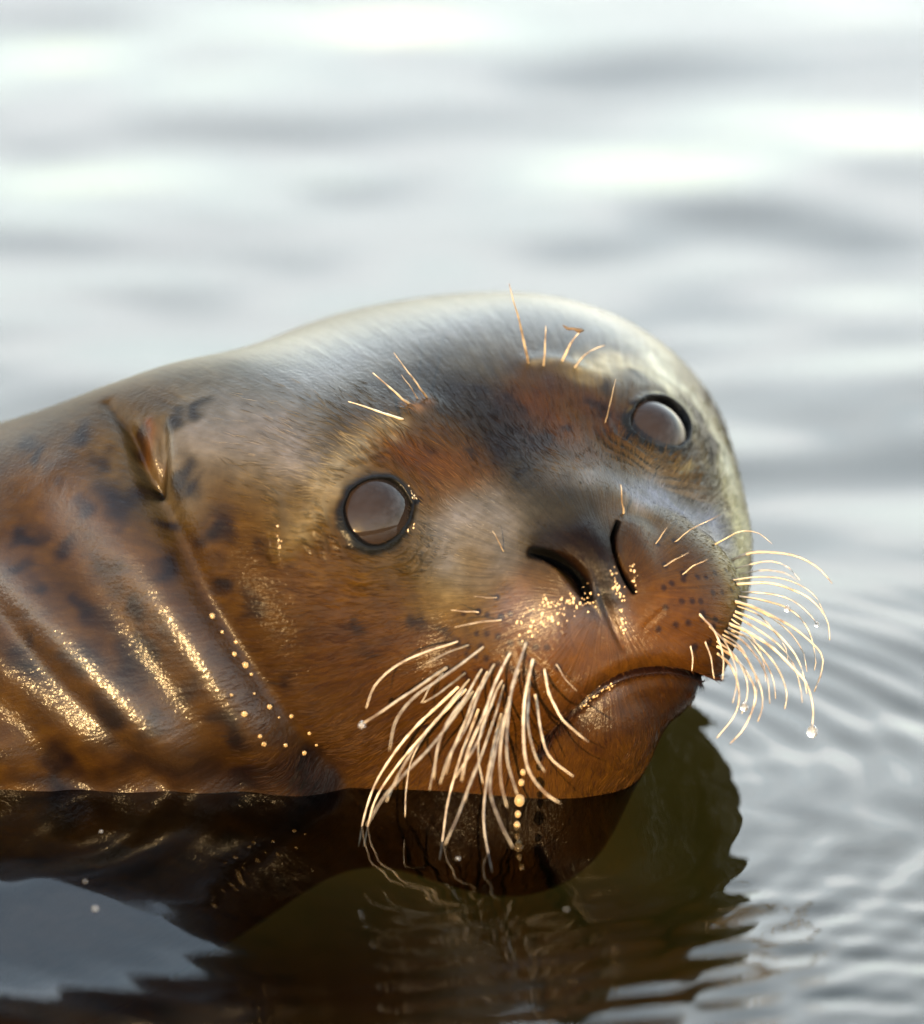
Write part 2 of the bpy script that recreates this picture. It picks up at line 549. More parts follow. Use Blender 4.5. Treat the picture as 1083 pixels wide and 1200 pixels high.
# traced lines (root first), depth moved towards the camera at the tip in mm ('w' = the tip meets the water), radius scale
WHISK = [
    (ZX([(245, 310), (185, 330), (110, 365), (70, 405), (52, 450)]), 22, .7),
    (ZX([(270, 318), (225, 333), (180, 355)]), 12, .6),
    (ZX([(222, 366), (150, 415), (90, 455), (42, 485)]), 30, 1.05),
    (ZX([(300, 320), (250, 360), (200, 395), (150, 430), (115, 480), (103, 540)]), 34, .8),
    (ZX([(262, 378), (220, 410), (175, 440)]), 18, .8),
    (ZX([(245, 408), (150, 500), (85, 590), (50, 670), (36, 745)]), 'w', 1.1),
    (ZX([(262, 412), (180, 500), (120, 570), (70, 650), (48, 745)]), 'w', 1.1),
    (ZX([(280, 415), (190, 530), (130, 595), (85, 650), (55, 698)]), 46, 1.0),
    (ZX([(298, 368), (260, 430), (225, 480), (205, 530), (195, 600)]), 32, .85),
    (ZX([(325, 358), (290, 420), (270, 480), (230, 550), (210, 610)]), 32, .9),
    (ZX([(358, 335), (325, 400), (300, 470), (270, 540), (255, 605)]), 32, .95),
    (ZX([(290, 455), (250, 560), (225, 650), (207, 772)]), 'w', 1.1),
    (ZX([(320, 480), (285, 580), (250, 670), (220, 740)]), 50, 1.05),
    (ZX([(342, 392), (310, 460), (290, 520), (240, 600)]), 30, .85),
    (ZX([(355, 425), (328, 530), (315, 620), (335, 690), (362, 745)]), 48, .9),
    (ZX([(340, 460), (308, 600), (302, 700), (320, 798)]), 'w', 1.1),
    (ZX([(390, 315), (365, 390), (352, 470), (350, 550), (365, 610), (375, 640)]), 30, .95),
    (ZX([(405, 350), (388, 430), (385, 510), (395, 580), (430, 630), (462, 653)]), 32, 1.0),
    (ZX([(398, 390), (395, 480), (410, 550), (430, 585)]), 26, .9),
    (ZX([(410, 420), (425, 510), (445, 560), (490, 595)]), 22, .9),
    (ZX([(430, 370), (440, 420), (465, 470), (500, 505), (522, 522)]), 14, .9),
    (ZX([(180, 500), (150, 560), (138, 610), (135, 680)]), 24, .7),
    (ZX([(215, 378), (190, 405), (170, 440)]), 14, .6),
    (ZX([(320, 440), (295, 500), (290, 560), (300, 610)]), 26, .65),
    (ZX([(250, 440), (215, 500), (200, 560), (188, 625)]), 34, .7),
    (ZX([(290, 248), (260, 247), (232, 243)]), 5, .45),
    (ZX([(340, 263), (290, 270), (240, 280)]), 8, .5),
    (ZX([(330, 218), (305, 216), (280, 214)]), 4, .35),
    (ZX([(455, 360), (475, 390), (500, 415)]), 3, .4),
    (ZX([(830, 137), (870, 122), (920, 122), (965, 130), (1010, 155), (1038, 188)]), 8, 1.0),
    (ZX([(790, 105), (840, 78), (880, 80), (912, 103)]), 10, .5),
    (ZX([(835, 155), (900, 140), (940, 150), (970, 180)]), 6, .6),
    (ZX([(835, 188), (900, 186), (970, 205), (1010, 235), (1030, 270), (1033, 308)]), 8, .95),
    (ZX([(845, 205), (900, 208), (950, 222), (985, 245), (1005, 272)]), 4, .65),
    (ZX([(830, 225), (880, 240), (940, 270), (985, 303), (1018, 340), (1015, 380), (1000, 415)]), 12, 1.0),
    (ZX([(830, 245), (880, 265), (920, 290), (955, 330), (975, 370), (985, 420)]), 16, .9),
    (ZX([(815, 270), (860, 290), (910, 320), (950, 360), (985, 400), (998, 450), (996, 490), (997, 514)]), 20, 1.1),
    (ZX([(820, 285), (865, 305), (905, 342), (930, 380), (943, 420), (938, 452)]), 18, .85),
    (ZX([(805, 285), (850, 310), (885, 350), (903, 390), (906, 440)]), 18, .8),
    (ZX([(800, 300), (845, 330), (870, 370), (888, 410), (890, 450), (880, 480)]), 20, .85),
    (ZX([(790, 315), (835, 345), (865, 390), (875, 430), (855, 490), (822, 527)]), 24, .95),
    (ZX([(790, 330), (825, 360), (843, 410), (835, 460), (795, 515)]), 22, .85),
    (ZX([(755, 250), (790, 290), (807, 340), (806, 390)]), 10, .7),
    (ZX([(768, 305), (783, 345), (787, 388)]), 8, .6),
    (ZX([(738, 315), (743, 345), (742, 372)]), 5, .5),
    (ZX([(840, 215), (900, 225), (955, 245), (990, 290), (1003, 350), (1000, 370)]), 2, .75),
    (ZX([(835, 235), (880, 252), (915, 285), (940, 325), (945, 360)]), 6, .6),
    (ZX([(820, 260), (870, 300), (893, 350), (897, 395)]), 8, .55),
    (ZX([(828, 180), (890, 172), (950, 182), (1000, 210), (1022, 250)]), 0, .6),
    (ZX([(838, 228), (895, 250), (945, 285), (975, 330), (985, 372)]), 4, .7),
    (ZX([(825, 252), (875, 280), (925, 318), (958, 362), (972, 410), (975, 440)]), 14, .75),
    (ZX([(812, 278), (858, 302), (892, 345), (915, 392), (918, 432)]), 10, .65),
    (ZX([(800, 292), (840, 318), (868, 360), (880, 405), (876, 445)]), 14, .65),
    (ZX([(790, 305), (828, 335), (852, 375), (860, 420), (848, 462)]), 18, .7),
    (ZX([(775, 275), (812, 312), (832, 358), (836, 402), (828, 440)]), 14, .6),
    (ZX([(842, 168), (890, 158), (935, 164), (965, 182)]), 2, .5),
    (ZX([(310, 372), (280, 430), (258, 490), (236, 540), (222, 590)]), 26, .7),
    (ZX([(345, 400), (325, 470), (300, 540), (272, 610), (262, 650)]), 34, .7),
    (ZX([(375, 370), (352, 450), (336, 540), (338, 610), (350, 660)]), 34, .75),
    (ZX([(270, 390), (215, 460), (165, 520), (120, 590), (95, 650)]), 34, .75),
    (ZX([(705, 98), (745, 70), (802, 44)]), 6, .35),
    (ZX([(665, 105), (676, 88), (690, 68)]), 4, .35),
    (ZX([(680, 152), (705, 138), (735, 122)]), 4, .35),
    (ZX([(720, 170), (745, 150), (775, 135)]), 4, .35),
]
BROW = [
    ([(476, 492), (445, 482), (408, 471)], 20, .85), ([(482, 475), (460, 457), (437, 437)], 20, .85), ([(503, 470), (485, 445), (462, 413)], 14, .7),
    ([(470, 497), (450, 500), (432, 503)], 6, .5), ([(492, 470), (478, 450), (470, 440)], 8, .4),
    ([(620, 428), (611, 385), (597, 333)], 22, .95), ([(637, 431), (639, 408), (640, 382)], 14, .7), ([(658, 426), (668, 404), (679, 388)], 14, .8), ([(671, 433), (688, 414), (709, 404)], 14, .6),
    ([(731, 600), (729, 585), (728, 568)], 6, .7), ([(590, 645), (584, 633), (577, 622)], 5, .45), ([(708, 498), (716, 470), (722, 445)], 8, .3),
]


# ------------------------------------------------------------------ coat colours (fur markings, with sheen and shade put into the colour)
HB = world_to_head(BASE)
warp = np.column_stack([vnoise(BASE, 55, 11), vnoise(BASE, 55, 12), vnoise(BASE, 55, 13)]) - .5
warp += .5 * (np.column_stack([vnoise(BASE, 140, 14), vnoise(BASE, 140, 15), vnoise(BASE, 140, 16)]) - .5)
WB = BASE + warp * .016
COAT = np.tile(np.array([.135, .090, .034]), (len(V), 1))
WET = np.full(len(V), 1.0)


def paint(pts, rad_mm, col, a=1.0, soft=1.0, src=None, warped=True):
    """a marking: within rad of a traced line or point, fading at its rim"""
    global COAT
    P = np.atleast_2d(np.asarray(pts, float))
    if len(P) == 1: P = np.concatenate([P, P + [[.5, .5]]])
    else: P = spline(P, 5)
    P3 = raycast(P[:, 0], P[:, 1])
    d, _ = poly_dist(WB if warped else BASE, P3, np.full(len(P3), rad_mm * MM))
    w = a * (np.exp(-d ** 2) if soft >= 1 else 1 - ss(d, 1 - soft, 1 + soft))
    COAT = COAT * (1 - w[:, None]) + np.array(col) * w[:, None]


GREY, DARK = (.10, .105, .125), (.030, .029, .032)
paint([(470, 440), (560, 420), (650, 420)], 52, GREY, 1)  # grey forehead coat, with the blue of skylight put into it
paint([(280, 470), (380, 440), (480, 400), (600, 375), (700, 390)], 38, (.235, .265, .33), .95)  # pale sky sheen over the crown, put into the coat colour
paint([(560, 480), (600, 540), (630, 590)], 23, (.036, .038, .050), .95)
paint([(520, 430), (580, 470), (600, 520)], 17, DARK, .75)
paint([(610, 560), (650, 590), (690, 600)], 14, (.05, .054, .066), .8)
paint([(380, 500), (440, 470), (470, 450)], 14, (.06, .058, .06), .7)
paint([(240, 505), (330, 520)], 24, (.26, .272, .35), .85)  # sky sheen of the nape, put into the colour too
paint([(465, 530), (520, 560), (545, 590)], 16, (.16, .085, .042), 1)
paint([(640, 460), (690, 470), (715, 500)], 17, (.105, .066, .036), 1)
paint([(630, 480), (690, 540)], 11, (.15, .08, .04), .75)
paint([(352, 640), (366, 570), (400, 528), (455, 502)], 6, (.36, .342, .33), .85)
paint([(385, 660), (430, 680), (490, 650)], 9, (.20, .14, .085), .7)
paint([(520, 640), (560, 620), (590, 640)], 19, (.235, .268, .37), .92)  # pale muzzle side, cool skylight put into its colour
paint([(520, 690), (560, 715)], 11, (.30, .28, .25), .7)
paint([(740, 570), (800, 590), (850, 630)], 16, (.46, .49, .62), .9)  # other muzzle side, likewise blued with painted skylight
paint([(770, 420), (830, 500), (862, 580), (872, 650)], 14, (.95, .92, .78), .95)  # cream sky reflection along the right outline, put into the colour
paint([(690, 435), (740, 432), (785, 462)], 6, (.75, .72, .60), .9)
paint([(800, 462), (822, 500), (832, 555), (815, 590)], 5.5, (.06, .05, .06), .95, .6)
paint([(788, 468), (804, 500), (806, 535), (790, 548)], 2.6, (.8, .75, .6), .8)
paint([(860, 600), (868, 660), (858, 700)], 13, (.75, .70, .5), .85)  # lower end of the painted sky rim on the cheek
paint([(620, 690), (600, 720)], 13, (.23, .15, .11), .8)
paint([(760, 650), (800, 680)], 13, (.20, .13, .10), .8)
paint([(600, 790), (690, 770), (780, 740), (840, 740)], 24, (.205, .112, .028), .9)
paint([(700, 860), (760, 830), (810, 815)], 20, (.09, .056, .015), .9)  # chin coat, darkened with the shade of its down-facing side
paint([(560, 870), (480, 820), (400, 780)], 42, (.135, .08, .020), .8)
paint([(255, 600), (300, 680), (330, 780)], 24, (.12, .08, .028), .6)
paint([(150, 470), (60, 500), (0, 530)], 20, (.10, .085, .07), .7)
paint([(640, 640), (680, 640), (700, 665), (708, 700)], 8, (.034, .030, .034), .95, warped=False)
paint([(690, 628), (705, 640)], 6, (.034, .031, .036), .9, warped=False)
paint([(740, 640), (745, 665)], 5, (.09, .06, .05), .7, warped=False)
paint([(160, 495), (170, 530)], 3.5, (.2, .085, .025), .7)
paint([(146, 498), (165, 552)], 3, (.03, .02, .01), .85)
paint([(188, 495), (176, 552)], 3, (.03, .02, .01), .85)  # shade inside both slits put into the colour
paint([(-40, 700), (60, 740), (160, 760), (240, 800), (330, 880)], 46, (.072, .054, .022), .6)  # neck coat darkened in colour where less sun falls
paint([(484, 486), (500, 476)], 2.6, (.34, .22, .16), .7, warped=False)
paint([(624, 430), (650, 427), (674, 434)], 2.2, (.40, .36, .30), .7, warped=False)
# spots
for x, y, r in ((95, 503, 6), (43, 532, 4), (14, 526, 5), (119, 530, 5), (146, 571, 8), (211, 591, 5), (230, 568, 4), (245, 591, 4.5), (227, 618, 4.5),
                (257, 627, 4), (133, 665, 6), (167, 706, 5), (119, 724, 5), (135, 773, 6), (67, 627, 5), (18, 609, 5), (279, 712, 3.5), (333, 789, 3.5),
                (302, 920, 6), (373, 920, 7), (60, 890, 6), (120, 830, 7), (25, 780, 6), (232, 800, 5), (265, 860, 5), (190, 655, 4), (100, 590, 4),
                (200, 480, 5), (230, 470, 4), (55, 690, 4), (20, 720, 4), (85, 770, 5), (180, 840, 4), (60, 930, 6), (300, 640, 3), (75, 545, 4), (110, 640, 4), (30, 660, 4), (165, 760, 5), (95, 720, 4), (205, 745, 4), (250, 690, 3), (215, 545, 4), (10, 760, 6), (110, 870, 5), (240, 560, 3)):
    paint([(x, y), (x + r * .9, y + r * 1.9)], r * 1.0, (.022, .020, .020), .88, .75)
for x, y, r in ((541, 533, 2.2), (515, 490, 2.4), (690, 475, 3), (600, 470, 4), (560, 455, 4), (575, 520, 5), (640, 520, 4), (430, 738, 4.5), (490, 724, 4.5),
                (468, 716, 3), (445, 752, 3), (420, 720, 3), (515, 735, 3), (660, 505, 2.5), (620, 550, 3.5), (712, 455, 3), (735, 445, 3), (500, 520, 2)):
    paint([(x, y), (x + 3, y + 6)], r, (.03, .028, .028), .7, .6)
m_fine = vnoise(BASE, 260, 21) * .6 + vnoise(BASE, 700, 22) * .4
COAT *= (.72 + .56 * m_fine)[:, None]
COAT *= (.85 + .3 * vnoise(BASE, 45, 23))[:, None]
paint([(733, 492), (748, 473), (768, 466)], 1.2, (.7, .63, .42), .8, .5, warped=False)
# bare dark skin of the lids; nostril and mouth shade put into the colour
for k, e in enumerate(EYES):
    r, R, a, ok = eye_coords(BASE, e)
    g = r - R
    lo_ = ss(-np.sin(a), -.2, .5)
    wid = .0019 + .0014 * lo_ + .0012 * (vnoise(BASE, 400, 51) - .5)
    w = ok * (1 - ss(g, wid - .0006, wid + .0026))
    skin = np.array([.012, .012, .014]) * (1 - lo_[:, None]) + np.array([.028, .034, .046]) * lo_[:, None]
    COAT = COAT * (1 - w[:, None]) + skin * w[:, None]
    w = ok * (1 - ss(g, -.001 - .003 * lo_, .0006 - .002 * lo_))
    COAT = COAT * (1 - w[:, None]) + np.array([.008, .007, .007]) * w[:, None]
for pl, rr in (([(474, 594), (483, 590), (491, 586)], 1.3), ([(742, 512), (734, 516), (728, 520)], 1.0), (NOS_L, 2.5), (NOS_R, 1.25)):
    paint(pl, rr, (.008, .007, .008), .97, .4, warped=False)  # lid corners are dark skin; nostrils get their hollow's shade as colour
paint(MOUTH, 1.5, (.014, .009, .006), .9, .6, warped=False)
paint([(a + 1, b + 5) for a, b in MOUTH], 1.6, (.03, .018, .008), .6, warped=False)  # shade under the upper lip put into the colour
for pl, rr in ((NOS_L, 3.2), (NOS_R, 1.7), (MOUTH, 1.4)):
    P3 = raycast(*spline(np.array(pl, float), 4).T); d, _ = poly_dist(BASE, P3, np.full(len(P3), rr * MM))
    WET *= .05 + .95 * ss(d, .6, 1.1)
for w_ in WHISK:
    x_, y_ = w_[0][0]
    paint([(x_, y_), (x_ + .5, y_ + .5)], 1.3, (.02, .015, .01), .8, .5, warped=False)
for a_, b_, n_ in (((560, 742), (640, 760), 7), ((548, 765), (632, 788), 7), ((775, 690), (850, 668), 7), ((780, 712), (856, 690), 7), ((770, 735), (850, 722), 6), ((545, 720), (600, 722), 5)):
    for t_ in np.linspace(0, 1, n_):
        x_, y_ = a_[0] + (b_[0] - a_[0]) * t_ + rng.normal(0, 2), a_[1] + (b_[1] - a_[1]) * t_ + rng.normal(0, 2)
        paint([(x_, y_), (x_ + .5, y_ + .5)], 1.1, (.02, .015, .01), .7, .5, warped=False)
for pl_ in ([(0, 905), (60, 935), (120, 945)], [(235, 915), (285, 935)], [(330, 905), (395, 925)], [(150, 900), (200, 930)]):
    paint(pl_, 9, (.03, .024, .014), .75)  # dark blotches, with shade along the waterline put into the colour
for pl, rr, a_ in (([(600, 712), (640, 725), (680, 718), (690, 705)], 9, 4.5), ([(708, 680), (722, 700), (730, 735)], 4.5, 3.2), ([(682, 832), (700, 815), (722, 806)], 4, 3.0), ([(250, 480), (340, 450), (440, 410), (550, 378), (690, 375)], 34, 2.2),
                   ([(0, 680), (60, 755), (130, 830), (200, 890)], 13, 3.9), ([(90, 590), (160, 680), (230, 770), (300, 850)], 13, 2.6)):
    P3 = raycast(*spline(np.array(pl, float), 4).T); d, _ = poly_dist(BASE, P3, np.full(len(P3), rr * MM))
    WET *= 1 + a_ * np.exp(-d * d)
for pl, rr, f_ in (([(680, 640), (700, 665)], 7, .35), ([(280, 640), (300, 700), (340, 780)], 15, .35), ([(-60, 520), (60, 480), (180, 452), (260, 440)], 30, .35)):
    P3 = raycast(*spline(np.array(pl, float), 4).T); d, _ = poly_dist(BASE, P3, np.full(len(P3), rr * MM))
    WET *= 1 - (1 - f_) * np.exp(-d * d)
# wet pebbled skin
PEB = np.zeros(len(V))
for pl, rr in (([(612, 718), (645, 728), (682, 716)], 8), ([(710, 690), (722, 712), (730, 738)], 4), ([(738, 668), (744, 692)], 2.5), ([(682, 832), (700, 815), (722, 806)], 3.5)):
    P3 = raycast(*spline(np.array(pl, float), 4).T); d, _ = poly_dist(BASE, P3, np.full(len(P3), rr * MM))
    PEB = np.maximum(PEB, np.exp(-d * d))
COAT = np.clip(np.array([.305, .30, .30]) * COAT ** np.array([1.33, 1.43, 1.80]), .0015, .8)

# direction the hair lies: away from the nose, turning along the neck
NOSE = head_to_world((0, .085, -.045))
rel = HB - np.array([0, .085, -.045])
ph_ = np.arctan2(rel[:, 0], rel[:, 2])
FLOW = np.column_stack([np.cos(ph_) * .09, np.sin(ph_) * .09, np.linalg.norm(rel, axis=1) * .13])


def attr(me, name, data, kind='FLOAT_COLOR', dom='POINT'):
    a = me.attributes.new(name, kind, dom)
    if kind == 'FLOAT_COLOR':
        a.data.foreach_set('color', np.column_stack([data, np.ones(len(data))]).astype(np.float32).ravel())
    else:
        a.data.foreach_set('vector', np.asarray(data, np.float32).ravel())


fur_m, nt, lk, bs = mat('wet_fur')
a_c = node(nt, 'ShaderNodeAttribute', _attribute_name='coat')
a_f = node(nt, 'ShaderNodeAttribute', _attribute_name='flow')
st = node(nt, 'ShaderNodeTexNoise', Scale=900, Detail=3, Roughness=.6)
lk.new(a_f.outputs['Vector'], st.inputs['Vector'])
st2 = node(nt, 'ShaderNodeTexNoise', Scale=330, Detail=2, Roughness=.5)
lk.new(a_f.outputs['Vector'], st2.inputs['Vector'])
tc = nt.new('ShaderNodeTexCoord')
gr = node(nt, 'ShaderNodeTexNoise', Scale=620, Detail=2, Roughness=.55)
lk.new(tc.outputs['Object'], gr.inputs['Vector'])
mx = node(nt, 'ShaderNodeMath', _operation='MULTIPLY_ADD'); mx.inputs[1].default_value = .5
lk.new(st.outputs[0], mx.inputs[0]); lk.new(st2.outputs[0], mx.inputs[2])
rm = node(nt, 'ShaderNodeMapRange'); rm.inputs[1].default_value = .45; rm.inputs[2].default_value = 1.05; rm.inputs[3].default_value = .75; rm.inputs[4].default_value = 1.3
lk.new(mx.outputs[0], rm.inputs[0])
mc = node(nt, 'ShaderNodeMix', _data_type='RGBA', _blend_type='MULTIPLY'); mc.inputs[0].default_value = 1
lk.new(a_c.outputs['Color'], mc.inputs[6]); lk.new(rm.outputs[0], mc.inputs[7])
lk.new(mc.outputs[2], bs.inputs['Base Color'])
b1 = node(nt, 'ShaderNodeBump', Strength=.42, Distance=.0010)
lk.new(mx.outputs[0], b1.inputs['Height'])
lk.new(b1.outputs[0], bs.inputs['Normal'])
b2 = node(nt, 'ShaderNodeBump', Strength=.42, Distance=.0010)
lk.new(gr.outputs[0], b2.inputs['Height']); lk.new(b1.outputs[0], b2.inputs['Normal'])
lk.new(b2.outputs[0], bs.inputs['Coat Normal'])
a_p = node(nt, 'ShaderNodeAttribute', _attribute_name='pebble')
pm = node(nt, 'ShaderNodeMath', _operation='MULTIPLY_ADD'); pm.inputs[1].default_value = .15; pm.inputs[2].default_value = .42
lk.new(a_p.outputs['Fac'], pm.inputs[0]); lk.new(pm.outputs[0], b2.inputs['Strength'])
pr = node(nt, 'ShaderNodeMapRange'); pr.inputs[3].default_value = .19; pr.inputs[4].default_value = .17
lk.new(a_p.outputs['Fac'], pr.inputs[0]); lk.new(pr.outputs[0], bs.inputs['Coat Roughness'])
pd = node(nt, 'ShaderNodeMath', _operation='MULTIPLY_ADD'); pd.inputs[1].default_value = .0001; pd.inputs[2].default_value = .0010
lk.new(a_p.outputs['Fac'], pd.inputs[0]); lk.new(pd.outputs[0], b2.inputs['Distance'])
bs.inputs['Roughness'].default_value = .5
a_w = node(nt, 'ShaderNodeAttribute', _attribute_name='wet')
for k_, nm in ((.20, 'Coat Weight'), (.035, 'Specular IOR Level')):
    wm_ = node(nt, 'ShaderNodeMath', _operation='MULTIPLY'); wm_.inputs[1].default_value = k_
    lk.new(a_w.outputs['Fac'], wm_.inputs[0]); lk.new(wm_.outputs[0], bs.inputs[nm])
bs.inputs['Coat Roughness'].default_value = .19
bs.inputs['Coat IOR'].default_value = 1.36
bs.inputs['Sheen Weight'].default_value = .0
bs.inputs['Sheen Roughness'].default_value = .4

seal = bpy.data.objects.new('seal', None)
COL.objects.link(seal)
seal.location = tuple(NECK[1] * np.array([1, 1, 0]))
seal['label'] = 'wet spotted brown and grey young seal resting its chin at the water surface'
seal['category'] = 'seal'
bpy.context.view_layer.update()


def child(o, parent):
    o.parent = parent
    o.matrix_parent_inverse = parent.matrix_world.inverted()
    return o


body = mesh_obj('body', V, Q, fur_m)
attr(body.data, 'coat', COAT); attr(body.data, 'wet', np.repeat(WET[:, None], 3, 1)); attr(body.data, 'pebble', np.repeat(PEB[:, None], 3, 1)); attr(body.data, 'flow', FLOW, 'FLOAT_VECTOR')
child(body, seal)

# ------------------------------------------------------------------ fur: short wet hairs standing a little off the skin
def make_fur(count):
    tri = np.concatenate([Q[:, [0, 1, 2]], Q[:, [0, 2, 3]]])
    A, B, C = V[tri[:, 0]], V[tri[:, 1]], V[tri[:, 2]]
    cr_ = np.cross(B - A, C - A); area = np.linalg.norm(cr_, axis=1)
    nrm = cr_ / (area[:, None] + 1e-15)
    cen = (A + B + C) / 3
    vd = (CAMP - cen) / np.linalg.norm(CAMP - cen, axis=1, keepdims=True)
    px = to_pix(cen)[0]
    hc = world_to_head(cen)
    w = area * ((nrm * vd).sum(1) > -.35) * (px[:, 0] > -30) * (cen[:, 2] > .001)
    w = w * ss(px[:, 0], 250, 400) * ss(px[:, 1], 440, 570)
    bare = np.zeros(len(cen), bool)
    for e in EYES:
        r, R, a, ok = eye_coords(cen, e); bare |= ok & (r - R < .0035)
    for pl, rr in ((NOS_L, 4), (NOS_R, 3.5), (MOUTH, 1.5)):
        P3 = raycast(*np.array(pl, float).T); d, _ = poly_dist(cen, P3, np.full(len(P3), rr * MM)); bare |= d < 1
    w[bare] = 0
    pick = rng.choice(len(tri), count, p=w / w.sum())
    u, v = rng.random(count), rng.random(count); fl = u + v > 1; u[fl], v[fl] = 1 - u[fl], 1 - v[fl]
    root = A[pick] + u[:, None] * (B - A)[pick] + v[:, None] * (C - A)[pick]
    n = nrm[pick]
    col = COAT[tri[pick, 0]]
    t = root - NOSE
    back = np.array(NECK[2]) - root
    wgt = ss(-hc[pick, 1], -.03, .12)[:, None]
    t = t / np.linalg.norm(t, axis=1, keepdims=True) * (1 - wgt) + back / np.linalg.norm(back, axis=1, keepdims=True) * wgt
    t = t + .7 * (np.column_stack([vnoise(root, 110, 31), vnoise(root, 110, 32), vnoise(root, 110, 33)]) - .5) + .8 * (np.column_stack([vnoise(root, 420, 34), vnoise(root, 420, 35), vnoise(root, 420, 36)]) - .5) + rng.normal(0, .08, (count, 3))
    t -= n * (t * n).sum(1, keepdims=True); t /= np.linalg.norm(t, axis=1, keepdims=True)
    dn = np.linalg.norm(root - NOSE, axis=1)
    ln = (.0018 + .0042 * ss(dn, .03, .09)) * rng.uniform(.7, 1.25, count)
    lift = rng.uniform(.03, .16, count)
    pts = np.zeros((count, 4, 3))
    for k, q in enumerate((0, .35, .7, 1.0)):
        pts[:, k] = root + t * (ln * q)[:, None] + n * (ln * (lift * q - .10 * q * q) - .0001)[:, None]
    hc_ = bpy.data.hair_curves.new('fur')
    hc_.add_curves([4] * count)
    hc_.attributes['position'].data.foreach_set('vector', pts.astype(np.float32).ravel())
    ra = hc_.attributes.get('radius') or hc_.attributes.new('radius', 'FLOAT', 'POINT')
    rad = np.tile(np.array([.00009, .00009, .00006, .000015]), count) 
    ra.data.foreach_set('value', rad.astype(np.float32))
    ca = hc_.attributes.new('coat', 'FLOAT_COLOR', 'CURVE')
    cc = np.clip(col * rng.uniform(.5, 2.1, (count, 1)), .003, .8)
    ca.data.foreach_set('color', np.column_stack([cc, np.ones(count)]).astype(np.float32).ravel())
    m, nt, lk, bs = mat('fur_hair')
    a = node(nt, 'ShaderNodeAttribute', _attribute_name='coat')
    lk.new(a.outputs['Color'], bs.inputs['Base Color'])
    bs.inputs['Roughness'].default_value = .4
    bs.inputs['Specular IOR Level'].default_value = .05
    hc_.materials.append(m)
    o = bpy.data.objects.new('fur', hc_)
    COL.objects.link(o)
    o['kind'] = 'stuff'
    child(o, seal)


make_fur(52000)

# ------------------------------------------------------------------ eyes
def sphere_mesh(r, nu=48, nv=32, pole=np.array([0, 0, 1.0]), bulge=None):
    z = pole / np.linalg.norm(pole)
    x = np.cross(z, [0.3, .5, .81]); x /= np.linalg.norm(x); y = np.cross(z, x)
    th = np.linspace(0, np.pi, nv + 1)[1:-1]; ph = np.linspace(0, 2 * np.pi, nu, endpoint=False)
    v = [z * (r + (bulge(0) if bulge else 0))]
    for t in th:
        rr = r + (bulge(t) if bulge else 0)
        for p in ph: v.append(rr * (np.sin(t) * (np.cos(p) * x + np.sin(p) * y) + np.cos(t) * z))
    v.append(-z * r)
    f3, f4 = [], []
    for i in range(nu): f3.append((0, 1 + i, 1 + (i + 1) % nu))
    for k in range(nv - 2):
        for i in range(nu):
            a = 1 + k * nu + i; b = 1 + k * nu + (i + 1) % nu
            f3 += [(a, a + nu, b + nu), (a, b + nu, b)]
    l = len(v) - 1
    for i in range(nu): f3.append((l - nu + i, l, l - nu + (i + 1) % nu))
    return np.array(v), np.array(f3)


eye_m, nt, lk, bs = mat('eye')
bs.inputs['Base Color'].default_value = (.012, .008, .006, 1)
bs.inputs['Roughness'].default_value = .04
bs.inputs['IOR'].default_value = 1.36
bs.inputs['Specular IOR Level'].default_value = .28
for c, n, r in EYEBALLS:
    v, f = sphere_mesh(r, 64, 40, n, lambda t: .0008 * math.exp(-(t / .45) ** 2))
    o = mesh_obj('eye', v, f, eye_m)
    o.location = c
    child(o, seal)

# ------------------------------------------------------------------ whiskers
def tube(path, rad, nseg=6):
    P = np.asarray(path); T = np.gradient(P, axis=0); T /= np.linalg.norm(T, axis=1, keepdims=True) + 1e-12
    ref = np.array([.3, .9, .2]); X = np.cross(T, ref); X /= np.linalg.norm(X, axis=1, keepdims=True) + 1e-12
    Y = np.cross(T, X)
    a = np.linspace(0, 2 * np.pi, nseg, endpoint=False)
    ring = P[:, None] + rad[:, None, None] * (np.cos(a)[None, :, None] * X[:, None] + np.sin(a)[None, :, None] * Y[:, None])
    n = len(P)
    v = np.concatenate([ring.reshape(-1, 3), P[:1], P[-1:] + T[-1:] * rad[-1] * .7])
    f = []
    for i in range(n - 1):
        for k in range(nseg):
            a0, b0 = i * nseg + k, i * nseg + (k + 1) % nseg
            f += [(a0, b0, b0 + nseg), (a0, b0 + nseg, a0 + nseg)]
    for k in range(nseg):
        f.append((n * nseg, (k + 1) % nseg, k)); f.append((n * nseg + 1, (n - 1) * nseg + k, (n - 1) * nseg + (k + 1) % nseg))
    return v, np.array(f)


wh_m, nt, lk, bs = mat('whisker')
tc = nt.new('ShaderNodeTexCoord')
nz = node(nt, 'ShaderNodeTexNoise', Scale=160, Detail=2)
lk.new(tc.outputs['Object'], nz.inputs['Vector'])
cr = nt.new('ShaderNodeValToRGB')
cr.color_ramp.elements[0].color = (.15, .10, .055, 1); cr.color_ramp.elements[0].position = .35
cr.color_ramp.elements[1].color = (.44, .36, .25, 1); cr.color_ramp.elements[1].position = .6
lk.new(nz.outputs[0], cr.inputs[0])
oi = nt.new('ShaderNodeObjectInfo')
vr = node(nt, 'ShaderNodeMapRange'); vr.inputs[3].default_value = .55; vr.inputs[4].default_value = 1.15
lk.new(oi.outputs['Random'], vr.inputs[0])
vm = node(nt, 'ShaderNodeMix', _data_type='RGBA', _blend_type='MULTIPLY'); vm.inputs[0].default_value = 1
lk.new(cr.outputs[0], vm.inputs[6]); lk.new(vr.outputs[0], vm.inputs[7]); lk.new(vm.outputs[2], bs.inputs['Base Color'])
bs.inputs['Roughness'].default_value = .35
bs.inputs['Coat Weight'].default_value = .5
bs.inputs['Coat Roughness'].default_value = .15
